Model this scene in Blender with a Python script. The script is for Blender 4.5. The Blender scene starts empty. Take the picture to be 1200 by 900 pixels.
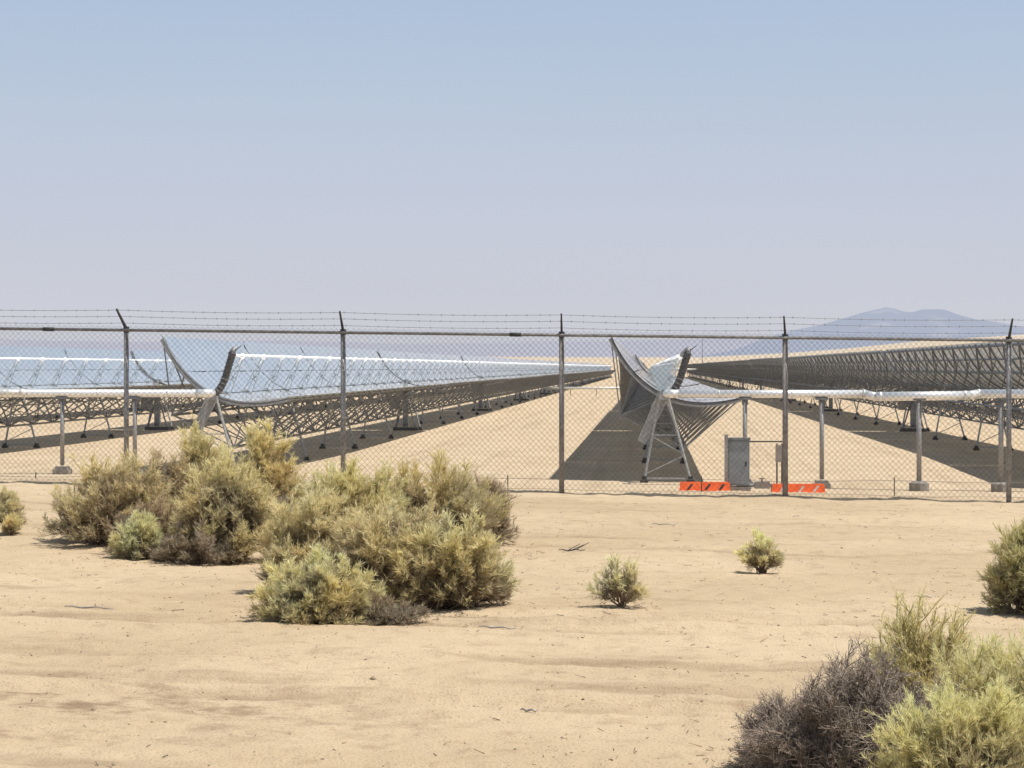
import bpy, math, random
import numpy as np
from mathutils import Vector
random.seed(7)
R = np.random.default_rng(11)
S = bpy.context.scene
COL = S.collection
# ------------------------------------------------------------------ camera
F = 2380.0 / 1200.0            # focal length / image width
FP = 2380.0
AZ = math.atan(160 / FP)       # the rows run along +Y, the camera looks a little left of them
CZ = 4.0
HOR = 430.0
ca, sa = math.cos(AZ), math.sin(AZ)
def at_y(px, py, Y):
    """world point on the plane y=Y seen at photo pixel px,py"""
    t = (px - 600) / FP
    X = Y * (t * ca - sa) / (ca + t * sa)
    d = -X * sa + Y * ca
    return X, CZ - (py - HOR) / FP * d
def at_d(px, d):
    t = (px - 600) / FP
    l = t * d
    return l * ca - d * sa, l * sa + d * ca
cam = bpy.data.cameras.new('camera'); co = bpy.data.objects.new('camera', cam); COL.objects.link(co)
cam.sensor_fit = 'HORIZONTAL'; cam.sensor_width = 36; cam.lens = 36 * F
cam.shift_y = -20 / 1200.0
cam.clip_start = 0.1; cam.clip_end = 90000
co.location = (0, 0, CZ); co.rotation_euler = (math.pi / 2, 0, AZ)
S.camera = co
S.view_settings.view_transform = 'Standard'; S.view_settings.look = 'None'; S.view_settings.exposure = 0
S.cycles.caustics_reflective = False; S.cycles.caustics_refractive = False
S.cycles.max_bounces = 8
# ------------------------------------------------------------------ light
sv = Vector((0.44, -0.10, 1.0)).normalized()
el = math.asin(sv.z); azs = math.atan2(sv.x, sv.y)
sun = bpy.data.lights.new('sun', 'SUN'); sun.energy = 5.0; sun.angle = math.radians(0.53); sun.color = (1, .955, .88)
so = bpy.data.objects.new('sun', sun); COL.objects.link(so); so.rotation_euler = sv.to_track_quat('Z', 'Y').to_euler()
W = bpy.data.worlds.new('World'); S.world = W; W.use_nodes = True
nt = W.node_tree; nt.nodes.clear()
def N(nt, t, **k):
    n = nt.nodes.new(t)
    for a, b in k.items(): setattr(n, a, b)
    return n
out = N(nt, 'ShaderNodeOutputWorld'); bg = N(nt, 'ShaderNodeBackground'); bg.inputs[1].default_value = 0.1
sky = N(nt, 'ShaderNodeTexSky', sky_type='NISHITA'); sky.sun_disc = False; sky.sun_elevation = el; sky.sun_rotation = azs
sky.dust_density = 3.0; sky.altitude = 600
def ramp(nt, stops, interp='LINEAR'):
    r = N(nt, 'ShaderNodeValToRGB'); r.color_ramp.interpolation = interp
    e = r.color_ramp.elements
    while len(e) < len(stops): e.new(0.5)
    for q, (p, c) in zip(e, stops):
        q.position = p; q.color = (*c, 1) if len(c) == 3 else c
    return r
def s2l(r, g, b):
    f = lambda c: (c / 255 / 12.92) if c / 255 <= .04045 else ((c / 255 + .055) / 1.055) ** 2.4
    return (f(r), f(g), f(b))
tc = N(nt, 'ShaderNodeTexCoord'); sp = N(nt, 'ShaderNodeSeparateXYZ')
nt.links.new(tc.outputs['Generated'], sp.inputs[0])
rp = ramp(nt, [(0.0, s2l(201, 202, 211)), (0.025, s2l(200, 202, 212)), (0.07, s2l(194, 199, 214)), (0.125, s2l(184, 196, 214)), (0.185, s2l(170, 189, 213)),
               (0.24, s2l(170, 190, 214)), (0.34, s2l(170, 188, 210)), (0.6, s2l(132, 154, 178)), (1.0, s2l(88, 95, 102))])
nt.links.new(sp.outputs[2], rp.inputs[0])
nz = N(nt, 'ShaderNodeTexNoise'); nz.inputs['Scale'].default_value = 3.0; nz.inputs['Detail'].default_value = 3
mp = N(nt, 'ShaderNodeMapping'); mp.inputs['Scale'].default_value = (1, 1, 7)
nt.links.new(tc.outputs['Generated'], mp.inputs[0]); nt.links.new(mp.outputs[0], nz.inputs[0])
vm = N(nt, 'ShaderNodeVectorMath', operation='SCALE')
nt.links.new(rp.outputs[0], vm.inputs[0])
mr = N(nt, 'ShaderNodeMapRange'); mr.inputs[3].default_value = 10.55; mr.inputs[4].default_value = 11.0
nt.links.new(nz.outputs[0], mr.inputs[0]); nt.links.new(mr.outputs[0], vm.inputs['Scale'])
mx = N(nt, 'ShaderNodeMix', data_type='RGBA'); mx.inputs[0].default_value = 0.93
nt.links.new(sky.outputs[0], mx.inputs[6]); nt.links.new(vm.outputs[0], mx.inputs[7])
nt.links.new(mx.outputs[2], bg.inputs[0]); nt.links.new(bg.outputs[0], out.inputs[0])
# ------------------------------------------------------------------ materials
def newmat(name):
    m = bpy.data.materials.new(name); m.use_nodes = True
    b = m.node_tree.nodes['Principled BSDF']; return m, m.node_tree, b
def noisy(name, c1, c2, scale=6.0, rough=.6, metal=0.0, bump=0.0, spec=.5, detail=5):
    m, nt, b = newmat(name)
    t = N(nt, 'ShaderNodeTexCoord'); n = N(nt, 'ShaderNodeTexNoise'); n.inputs['Scale'].default_value = scale; n.inputs['Detail'].default_value = detail
    r = ramp(nt, [(.35, c1), (.65, c2)])
    nt.links.new(t.outputs['Object'], n.inputs[0]); nt.links.new(n.outputs[0], r.inputs[0]); nt.links.new(r.outputs[0], b.inputs['Base Color'])
    b.inputs['Roughness'].default_value = rough; b.inputs['Metallic'].default_value = metal
    b.inputs['Specular IOR Level'].default_value = spec
    if bump:
        bu = N(nt, 'ShaderNodeBump'); bu.inputs['Strength'].default_value = bump; bu.inputs['Distance'].default_value = .02
        nt.links.new(n.outputs[0], bu.inputs['Height']); nt.links.new(bu.outputs[0], b.inputs['Normal'])
    return m
galv = noisy('galvanised_steel', (.33, .34, .35), (.45, .46, .47), 9, .5, .15)
galv_dark = noisy('weathered_steel', (.135, .145, .158), (.23, .24, .255), 4, .6, .15)
galv_post = noisy('galvanised_post', (.22, .21, .21), (.42, .41, .40), 28, .5, .3)
brown_post = noisy('rusty_post', (.24, .215, .20), (.38, .35, .33), 18, .65, .2)
rail_m = noisy('weathered_rail', (.17, .165, .16), (.30, .29, .285), 12, .6, .2)
wire_m = noisy('fence_wire', (.10, .092, .085), (.18, .17, .16), 14, .55, .35)
dark = noisy('dark_iron', (.02, .02, .022), (.05, .05, .05), 8, .6)
concrete = noisy('concrete', (.20, .18, .155), (.33, .30, .26), 7, .9, 0, .3)
jacket = noisy('aluminium_jacket', (.84, .84, .84), (.88, .88, .88), .8, .36, .5)
jacket_w = noisy('pale_cladding', (.70, .69, .66), (.82, .81, .78), 3, .45, .2)
cabinet_m = noisy('cabinet_paint', (.20, .23, .25), (.26, .29, .31), 3, .5)
box_m = noisy('box_paint', (.25, .23, .20), (.36, .33, .29), 3, .6)
orange = noisy('orange_plastic', (.80, .115, .02), (.95, .17, .035), 5, .5)
orange_dark = noisy('barrier_black_stripe', (.02, .02, .02), (.05, .03, .03), 5, .5)
orange_pale = noisy('barrier_pale_stripe', (.5, .42, .38), (.65, .6, .55), 5, .5)
hose_m = noisy('hose_braid', (.045, .045, .048), (.13, .13, .135), 16, .5, .3, .4)
receiver_m = noisy('receiver_glass_sun_glow', (.90, .93, .96), (.97, .98, 1), 3, .25, .1)
support_m = noisy('receiver_support_metal', (.72, .80, .83), (.88, .93, .95), 8, .35, .1)
_r = receiver_m.node_tree.nodes['Principled BSDF']; _r.inputs['Emission Color'].default_value = (1, .98, .94, 1); _r.inputs['Emission Strength'].default_value = .55  # added glow stands in for the sunlight the mirrors concentrate here
backm = noisy('mirror_back', (.72, .77, .83), (.80, .85, .90), .8, .7)
m, nt_, b = newmat('mirror_glass'); mirror_m = m
b.inputs['Metallic'].default_value = 1; b.inputs['Roughness'].default_value = .045; b.inputs['Base Color'].default_value = (.80, .87, .89, 1)
t = N(nt_, 'ShaderNodeTexCoord'); n = N(nt_, 'ShaderNodeTexNoise'); n.inputs['Scale'].default_value = .55; n.inputs['Detail'].default_value = 3
r = ramp(nt_, [(.3, (.95, .94, .91)), (.7, (.99, .97, .94))]); nt_.links.new(t.outputs['Object'], n.inputs[0]); nt_.links.new(n.outputs[0], r.inputs[0]); nt_.links.new(r.outputs[0], b.inputs['Base Color'])
dd_ = N(nt_, 'ShaderNodeBsdfDiffuse'); dd_.inputs[0].default_value = (.74, .70, .66, 1); dn = N(nt_, 'ShaderNodeTexNoise'); dn.inputs['Scale'].default_value = .9; dn.inputs['Detail'].default_value = 6
nt_.links.new(t.outputs['Object'], dn.inputs[0]); dm = N(nt_, 'ShaderNodeMapRange'); nt_.links.new(dn.outputs[0], dm.inputs[0]); dm.inputs[1].default_value = .3; dm.inputs[2].default_value = .7; dm.inputs[3].default_value = .08; dm.inputs[4].default_value = .20
dx_ = N(nt_, 'ShaderNodeMixShader'); nt_.links.new(dm.outputs[0], dx_.inputs[0]); nt_.links.new(b.outputs[0], dx_.inputs[1]); nt_.links.new(dd_.outputs[0], dx_.inputs[2]); nt_.links.new(dx_.outputs[0], nt_.nodes['Material Output'].inputs[0])
def vcol(name, rough=.85, trans=0.0):
    m, nt, b = newmat(name)
    a = N(nt, 'ShaderNodeVertexColor'); a.layer_name = 'Col'
    nt.links.new(a.outputs[0], b.inputs['Base Color']); b.inputs['Roughness'].default_value = rough; b.inputs['Specular IOR Level'].default_value = .15
    if trans:
        tr = N(nt, 'ShaderNodeBsdfTranslucent'); nt.links.new(a.outputs[0], tr.inputs[0])
        ms = N(nt, 'ShaderNodeMixShader'); ms.inputs[0].default_value = trans
        o = nt.nodes['Material Output']; nt.links.new(b.outputs[0], ms.inputs[1]); nt.links.new(tr.outputs[0], ms.inputs[2]); nt.links.new(ms.outputs[0], o.inputs[0])
    return m
leaf_m = vcol('desert_foliage', .8, .45); twig_m = vcol('dry_twigs', .9)
# ------------------------------------------------------------------ mesh helpers
class MB:
    def __init__(s): s.v = []; s.f = []; s.m = []; s.n = 0
    def add(s, v, f, mi=0):
        v = np.asarray(v, float).reshape(-1, 3)
        for q in f: s.f.append(tuple(i + s.n for i in q)); s.m.append(mi)
        s.v.append(v); s.n += len(v)
    def box(s, c, d, mi=0, rz=0.0):
        c = np.array(c, float); x, y, z = [q / 2 for q in d]
        v = np.array([[a * x, b_ * y, e * z] for a in (-1, 1) for b_ in (-1, 1) for e in (-1, 1)])
        if rz:
            k, j = math.cos(rz), math.sin(rz); v = np.stack([v[:, 0] * k - v[:, 1] * j, v[:, 0] * j + v[:, 1] * k, v[:, 2]], 1)
        s.add(v + c, [(0, 1, 3, 2), (4, 6, 7, 5), (0, 4, 5, 1), (2, 3, 7, 6), (0, 2, 6, 4), (1, 5, 7, 3)], mi)
    def bar(s, a, b, r, r2=None, sides=4, mi=0, cap=True):
        a = np.array(a, float); b = np.array(b, float); r2 = r if r2 is None else r2
        d = b - a; L = np.linalg.norm(d)
        if L < 1e-6: return
        d /= L; up = np.array([0, 0, 1.]) if abs(d[2]) < .95 else np.array([0, 1., 0])
        u = np.cross(d, up); u /= np.linalg.norm(u); w = np.cross(d, u)
        an = [2 * math.pi * (k + .5) / sides for k in range(sides)]
        v = [a + r * (math.cos(t) * u + math.sin(t) * w) for t in an] + [b + r2 * (math.cos(t) * u + math.sin(t) * w) for t in an]
        f = [(k, (k + 1) % sides, sides + (k + 1) % sides, sides + k) for k in range(sides)]
        if cap: f += [tuple(range(sides))[::-1], tuple(range(sides, 2 * sides))]
        s.add(v, f, mi)
    def path(s, pts, rad, sides=8, mi=0):
        pts = [np.array(p, float) for p in pts]; n = len(pts)
        if np.isscalar(rad): rad = [rad] * n
        v = []; prev = None
        for i, p in enumerate(pts):
            d = pts[min(i + 1, n - 1)] - pts[max(i - 1, 0)]; d /= np.linalg.norm(d)
            if prev is None:
                up = np.array([0, 1., 0]) if abs(d[1]) < .9 else np.array([0, 0, 1.]); u = np.cross(d, up)
            else: u = prev - d * np.dot(prev, d)
            u /= np.linalg.norm(u); prev = u; w = np.cross(d, u)
            for k in range(sides):
                t = 2 * math.pi * k / sides; v.append(p + rad[i] * (math.cos(t) * u + math.sin(t) * w))
        f = []
        for i in range(n - 1):
            for k in range(sides): f.append((i * sides + k, i * sides + (k + 1) % sides, (i + 1) * sides + (k + 1) % sides, (i + 1) * sides + k))
        f += [tuple(range(sides))[::-1], tuple(range((n - 1) * sides, n * sides))]
        s.add(v, f, mi)
    def build(s, name, mats, parent=None, smooth=False, loc=None, rot=None):
        me = bpy.data.meshes.new(name); me.from_pydata(np.concatenate(s.v).tolist(), [], s.f)
        mats = mats if isinstance(mats, (list, tuple)) else [mats]
        for m in mats: me.materials.append(m)
        if len(mats) > 1: me.polygons.foreach_set('material_index', s.m)
        if smooth: me.polygons.foreach_set('use_smooth', [True] * len(me.polygons))
        me.update()
        o = bpy.data.objects.new(name, me); COL.objects.link(o)
        if parent: o.parent = parent
        if loc is not None: o.location = loc
        if rot is not None: o.rotation_euler = rot
        return o
def fast_mesh(name, v, quads, mat, parent=None, col=None, smooth=False):
    """numpy arrays straight into a mesh; quads (n,k) index array"""
    me = bpy.data.meshes.new(name); n, k = quads.shape
    me.vertices.add(len(v)); me.vertices.foreach_set('co', np.ascontiguousarray(v, np.float32).ravel())
    me.loops.add(n * k); me.loops.foreach_set('vertex_index', np.ascontiguousarray(quads, np.int32).ravel())
    me.polygons.add(n); me.polygons.foreach_set('loop_start', np.arange(0, n * k, k, dtype=np.int32)); 
    me.update(calc_edges=True)
    if smooth: me.polygons.foreach_set('use_smooth', np.ones(n, bool))
    if col is not None:
        a = me.color_attributes.new('Col', 'FLOAT_COLOR', 'POINT'); c4 = np.ones((len(v), 4), np.float32); c4[:, :3] = col
        a.data.foreach_set('color', c4.ravel())
    me.materials.append(mat)
    o = bpy.data.objects.new(name, me); COL.objects.link(o)
    if parent: o.parent = parent
    return o
def tag(o, label=None, cat=None, group=None, kind=None):
    if label: o['label'] = label
    if cat: o['category'] = cat
    if group: o['group'] = group
    if kind: o['kind'] = kind
    return o
def thing(name, loc, label, cat, group=None):
    o = bpy.data.objects.new(name, None); o.empty_display_size = .3; COL.objects.link(o); o.location = loc
    return tag(o, label, cat, group)
def copy_tree(o, parent=None):
    c = o.copy(); COL.objects.link(c)
    if parent: c.parent = parent
    for ch in o.children: copy_tree(ch, c)
    return c
# ------------------------------------------------------------------ terrain
def vnoise(x, y, seed=0):
    xi = np.floor(x).astype(np.int64); yi = np.floor(y).astype(np.int64); xf = x - xi; yf = y - yi
    def h(a, b):
        n = (a * 374761393 + b * 668265263 + seed * 144665) & 0xffffffff
        n = ((n ^ (n >> 13)) * 1274126177) & 0xffffffff
        n = (n ^ (n >> 16)) & 0xffff
        return n / 65535.0
    u = xf * xf * (3 - 2 * xf); v = yf * yf * (3 - 2 * yf)
    return (h(xi, yi) * (1 - u) + h(xi + 1, yi) * u) * (1 - v) + (h(xi, yi + 1) * (1 - u) + h(xi + 1, yi + 1) * u) * v
def fbm(x, y, o=4, seed=0):
    s = 0; a = .5
    for i in range(o): s = s + a * (vnoise(x * 2 ** i, y * 2 ** i, seed + i) - .5); a *= .5
    return s
def sstep(a, b, x):
    t = np.clip((x - a) / (b - a), 0, 1); return t * t * (3 - 2 * t)
FY = 27.95                      # fence line
RUTS = [(12.2, .02, .15, .009), (10.62, .03, .16, .012), (11.15, .03, .14, .010), (13.75, .035, .16, .01), (14.3, .025, .14, .008), (19.9, .02, .16, .01), (8.75, .03, .16, .008)]
def zg(x, y, fine=True):
    x = np.asarray(x, float); y = np.asarray(y, float)
    d = np.hypot(x, y)
    front = 2.245 - .0145 * (x + 2)
    cross = -.0152 * np.clip(x - .5, -20, 20) * (1 - sstep(69, 95, y))
    w = sstep(28.9, 46, y)
    z = front * (1 - w) + cross * w
    # banks outside the frame fade out
    z = np.where(np.abs(x) > 60, z * np.exp(-((np.abs(x) - 60) / 60) ** 2), z)
    # alluvial rise beyond the field
    az = np.arctan2(x, y) ; px = 600 + FP * np.tan(np.clip(az + AZ, -1.2, 1.2))
    top = np.interp(px, [-400, 0, 560, 815, 920, 990, 1095, 1200, 1500, 2400], [419, 419.5, 419, 419.5, 415.5, 411, 402, 396.5, 391, 389])
    e = (HOR - top) / FP
    z = z + sstep(950, 6500, d) * (CZ + e * 6500 + fbm(x / 700, y / 700, 4, 9) * 10) * (y > 0)
    if fine:
        near = 1 - sstep(29, 60, d)
        z = z + fbm(x * .55, y * .55, 4, 3) * .10 * (1 - sstep(24, 28, y) * .7) * near + fbm(x * 3.1, y * 3.1, 3, 5) * .035 * near + fbm(x * 11, y * 11, 2, 6) * .014 * near + np.minimum(fbm(x * 4.3, y * 3.4, 2, 16) + .12, 0) * .045 * near
        z = z + sstep(27.5, 28.2, y) * (1 - sstep(28.3, 29.4, y)) * (.03 + .10 * fbm(x * 2.2, y * .8, 3, 8))
        z = z + .02 * fbm(x * .3, y * .3, 3, 4) * sstep(40, 70, d) * (1 - sstep(700, 1000, d))
        for (yy, sl, wd, dp) in RUTS:
            for off in (0,):
                q = (y - (yy - sl * x + .10 * np.sin(x * .4 + yy))) / wd
                z = z - dp * 2.2 * np.exp(-q * q) * (.55 + vnoise(x * 1.3, y * 0 + yy, 2)) + dp * 1.2 * np.exp(-(np.abs(q) - 1.6) ** 2 * 2)
    return z
def ground_pt(px, py):
    d = 12.0
    for _ in range(30):
        x, y = at_d(px, d); z = float(zg(x, y, False)); d = (CZ - z) * FP / (py - HOR)
    x, y = at_d(px, d); return x, y, float(zg(x, y)), d
def sheet():
    ang = np.concatenate([np.linspace(-180, -40, 36, endpoint=False), np.linspace(-40, -16, 50, endpoint=False), np.linspace(-16, 16, 780, endpoint=False), np.linspace(16, 40, 50, endpoint=False), np.linspace(40, 180, 36)])
    ang = np.radians(ang) - AZ
    d = np.concatenate([np.geomspace(.6, 7, 24, endpoint=False), np.geomspace(7, 30, 520, endpoint=False), np.geomspace(30, 60, 60, endpoint=False), np.geomspace(60, 40000, 170)])
    A, D = np.meshgrid(ang, d); X = D * np.sin(A); Y = D * np.cos(A); Z = zg(X, Y)
    v = np.stack([X, Y, Z], -1).reshape(-1, 3); nc = len(ang); nr = len(d)
    i = np.arange(nr - 1)[:, None] * nc + np.arange(nc - 1)[None]
    q = np.stack([i, i + 1, i + 1 + nc, i + nc], -1).reshape(-1, 4)[:, ::-1]
    # centre cap
    return v, q
m, nt, b = newmat('desert_sand'); sand = m
g = N(nt, 'ShaderNodeNewGeometry'); sx = N(nt, 'ShaderNodeSeparateXYZ'); nt.links.new(g.outputs['Position'], sx.inputs[0])
def tex(scale, detail, sc=(1, 1, 1), rough=.55):
    mpn = N(nt, 'ShaderNodeMapping'); mpn.inputs['Scale'].default_value = sc; nt.links.new(g.outputs['Position'], mpn.inputs[0])
    n = N(nt, 'ShaderNodeTexNoise'); n.inputs['Scale'].default_value = scale; n.inputs['Detail'].default_value = detail; n.inputs['Roughness'].default_value = rough
    nt.links.new(mpn.outputs[0], n.inputs[0]); return n
def mixc(fac, a, bcol, blend='MIX', facv=None):
    x = N(nt, 'ShaderNodeMix', data_type='RGBA', blend_type=blend)
    if fac is not None: nt.links.new(fac, x.inputs[0])
    else: x.inputs[0].default_value = facv
    for k, s_ in ((6, a), (7, bcol)):
        if isinstance(s_, tuple): x.inputs[k].default_value = (*s_, 1)
        else: nt.links.new(s_, x.inputs[k])
    return x.outputs[2]
def mrange(s_, a, b_, c=0, d=1):
    x = N(nt, 'ShaderNodeMapRange', interpolation_type='SMOOTHSTEP'); nt.links.new(s_, x.inputs[0])
    for k, q in zip((1, 2, 3, 4), (a, b_, c, d)): x.inputs[k].default_value = q
    return x.outputs[0]
n1 = tex(.35, 5); n2 = tex(5, 6, rough=.65); n3 = tex(60, 3); n4 = tex(1.1, 6, (.5, 1.6, 1), .7)
base = mixc(mrange(n1.outputs[0], .35, .68), (.49, .375, .245), (.57, .445, .30))
field = mixc(mrange(n1.outputs[0], .4, .6), (.56, .44, .30), (.62, .49, .345))
colr = mixc(mrange(sx.outputs[1], 28, 34), base, field)
colr = mixc(mrange(n2.outputs[0], .50, .74, 0, .50), colr, (.30, .20, .125))
colr = mixc(mrange(n3.outputs[0], .56, .72, 0, .55), colr, (.20, .14, .09))
n6 = tex(.7, 6, (.35, 1.9, 1), .75)
colr = mixc(mrange(n6.outputs[0], .50, .70, 0, .30), colr, (.33, .23, .14))
colr = mixc(mrange(n4.outputs[0], .55, .72, 0, .40), colr, (.24, .17, .11))
for (yy, sl, wd, dp) in RUTS:
    m1 = N(nt, 'ShaderNodeMath', operation='MULTIPLY_ADD'); nt.links.new(sx.outputs[0], m1.inputs[0]); m1.inputs[1].default_value = sl; nt.links.new(sx.outputs[1], m1.inputs[2])
    m1b = N(nt, 'ShaderNodeMath', operation='MULTIPLY_ADD'); nt.links.new(n6.outputs[0], m1b.inputs[0]); m1b.inputs[1].default_value = .7; nt.links.new(m1.outputs[0], m1b.inputs[2])
    m2 = N(nt, 'ShaderNodeMath', operation='SUBTRACT'); nt.links.new(m1b.outputs[0], m2.inputs[0]); m2.inputs[1].default_value = yy + .35
    m3 = N(nt, 'ShaderNodeMath', operation='ABSOLUTE'); nt.links.new(m2.outputs[0], m3.inputs[0])
    m4 = N(nt, 'ShaderNodeMath', operation='MULTIPLY'); nt.links.new(mrange(m3.outputs[0], .03, wd * 1.5, 1, 0), m4.inputs[0]); nt.links.new(mrange(n4.outputs[0], .38, .62, .05, .55), m4.inputs[1])
    colr = mixc(m4.outputs[0], colr, (.27, .19, .12))
n7 = tex(1.0, 4, (1.3, .025, 1), .6)
trk = N(nt, 'ShaderNodeMath', operation='MULTIPLY'); nt.links.new(mrange(n7.outputs[0], .5, .66, 0, .34), trk.inputs[0]); nt.links.new(mrange(sx.outputs[1], 32, 44), trk.inputs[1])
colr = mixc(trk.outputs[0], colr, (.36, .27, .18))
# churned darker earth patch
vd = N(nt, 'ShaderNodeVectorMath', operation='DISTANCE'); mpp = N(nt, 'ShaderNodeMapping'); nt.links.new(g.outputs['Position'], mpp.inputs[0]); mpp.inputs['Scale'].default_value = (.8, 1.3, 0)
cx, cy, _, _ = ground_pt(110, 828); nt.links.new(mpp.outputs[0], vd.inputs[0]); vd.inputs[1].default_value = (cx * .8, cy * 1.3, 0)
pm = mrange(vd.outputs['Value'], .3, 1.9, 1, 0); n5 = tex(3.2, 6, (.7, 1.2, 1), .72); pk = N(nt, 'ShaderNodeMath', operation='MULTIPLY'); nt.links.new(pm, pk.inputs[0]); nt.links.new(mrange(n5.outputs[0], .46, .66, 0, .85), pk.inputs[1])
colr = mixc(pk.outputs[0], colr, (.24, .165, .105))
colr = mixc(mrange(sx.outputs[1], 700, 7000, 0, .8), colr, (.50, .44, .37))  # aerial haze painted into the sand colour with distance
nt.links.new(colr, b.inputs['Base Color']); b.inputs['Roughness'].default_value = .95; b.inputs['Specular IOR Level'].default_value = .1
bu = N(nt, 'ShaderNodeBump'); bu.inputs['Strength'].default_value = .5; bu.inputs['Distance'].default_value = .03
ad = N(nt, 'ShaderNodeMath', operation='ADD'); nt.links.new(n2.outputs[0], ad.inputs[0]); nt.links.new(n3.outputs[0], ad.inputs[1]); nt.links.new(ad.outputs[0], bu.inputs['Height']); nt.links.new(bu.outputs[0], b.inputs['Normal'])
v, q = sheet()
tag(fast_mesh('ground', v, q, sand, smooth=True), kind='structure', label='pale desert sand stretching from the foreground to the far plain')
# ------------------------------------------------------------------ mountains
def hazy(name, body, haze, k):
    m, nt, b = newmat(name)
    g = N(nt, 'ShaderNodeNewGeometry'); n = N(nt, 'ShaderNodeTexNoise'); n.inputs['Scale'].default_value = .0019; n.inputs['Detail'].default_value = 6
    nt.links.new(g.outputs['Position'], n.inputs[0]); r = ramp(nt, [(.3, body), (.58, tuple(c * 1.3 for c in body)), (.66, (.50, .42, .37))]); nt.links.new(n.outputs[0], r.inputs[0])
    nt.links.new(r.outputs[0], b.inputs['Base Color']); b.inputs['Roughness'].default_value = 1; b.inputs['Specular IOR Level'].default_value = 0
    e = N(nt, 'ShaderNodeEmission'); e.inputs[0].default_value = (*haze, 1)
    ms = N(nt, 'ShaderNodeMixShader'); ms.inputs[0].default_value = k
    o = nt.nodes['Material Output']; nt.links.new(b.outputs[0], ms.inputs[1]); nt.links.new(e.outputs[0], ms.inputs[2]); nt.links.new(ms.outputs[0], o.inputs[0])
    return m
def ridge(name, prof, d0, d1, mat, label, rough=.08, seed=1, pk=.55):
    px = np.linspace(prof[0][0], prof[-1][0], 260); top = np.interp(px, [p[0] for p in prof], [p[1] for p in prof])
    ds = np.linspace(d0, d1, 40); PX, D = np.meshgrid(px, ds); T = np.meshgrid(top, ds)[0]
    t = (PX - 600) / FP; L = t * D; X = L * ca - D * sa; Y = L * sa + D * ca
    s = (D - d0) / (d1 - d0); dp = d0 + pk * (d1 - d0)
    shape = np.where(s < pk, sstep(0, pk, s) ** .8, 1 - sstep(pk, 1, s))
    H = (HOR - T) / FP * dp
    n = fbm(X / 900, Y / 900, 5, seed)
    Z = CZ + H * shape * (1 + rough * 4 * n * (1 - shape) ) + H * rough * .5 * fbm(X / 350, Y / 350, 3, seed + 3)
    Z = np.where(T > 424, np.minimum(Z, 30), Z)
    v = np.stack([X, Y, Z], -1).reshape(-1, 3); nc = len(px); i = np.arange(len(ds) - 1)[:, None] * nc + np.arange(nc - 1)[None]
    q = np.stack([i, i + 1, i + 1 + nc, i + nc], -1).reshape(-1, 4)
    return tag(fast_mesh(name, v, q, mat, smooth=True), kind='structure', label=label)
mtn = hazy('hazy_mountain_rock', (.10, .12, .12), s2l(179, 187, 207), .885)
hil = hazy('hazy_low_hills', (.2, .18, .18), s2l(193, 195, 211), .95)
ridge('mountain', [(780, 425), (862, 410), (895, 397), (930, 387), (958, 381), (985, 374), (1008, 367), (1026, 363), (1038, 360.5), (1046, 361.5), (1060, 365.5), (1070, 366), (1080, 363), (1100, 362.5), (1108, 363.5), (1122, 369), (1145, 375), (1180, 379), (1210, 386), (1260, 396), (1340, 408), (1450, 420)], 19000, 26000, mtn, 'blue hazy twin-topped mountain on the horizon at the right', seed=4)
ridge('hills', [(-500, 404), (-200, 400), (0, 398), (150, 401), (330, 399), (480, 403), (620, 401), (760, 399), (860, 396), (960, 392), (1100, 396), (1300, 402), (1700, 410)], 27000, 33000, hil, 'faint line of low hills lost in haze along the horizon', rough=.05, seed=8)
# ------------------------------------------------------------------ trough collectors
TH = math.radians(25); FL = 1.49; PIV = 3.06; SL = 56.0; PER = 57.0
pz = lambda u: u * u / (4 * FL)
def mirror_mesh(part_seed=3):
    mb = MB(); rr = random.Random(part_seed)
    ued = [(-2.5, -1.285), (-1.235, -.03), (.03, 1.235), (1.27, 2.5)]
    for bay in range(4):
        y0 = bay * 14 + .11; step = (14 - .22) / 8
        for j in range(8):
            ya, yb = y0 + j * step + .008, y0 + (j + 1) * step - .008
            for (ua, ub) in ued:
                t1 = rr.gauss(0, .0018); t2 = rr.gauss(0, .0018); um = (ua + ub) / 2; ym = (ya + yb) / 2
                us = np.linspace(ua, ub, 7); 
                for side in (0, 1):
                    v = []
                    for y in (ya, yb):
                        for u in us: v.append((u, y, pz(u) + t1 * (u - um) + t2 * (y - ym) - side * .015))
                    f = [(k, k + 1, k + 8, k + 7) for k in range(6)]
                    if side: f = [q[::-1] for q in f]
                    mb.add(v, f, side)
    return mb
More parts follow.
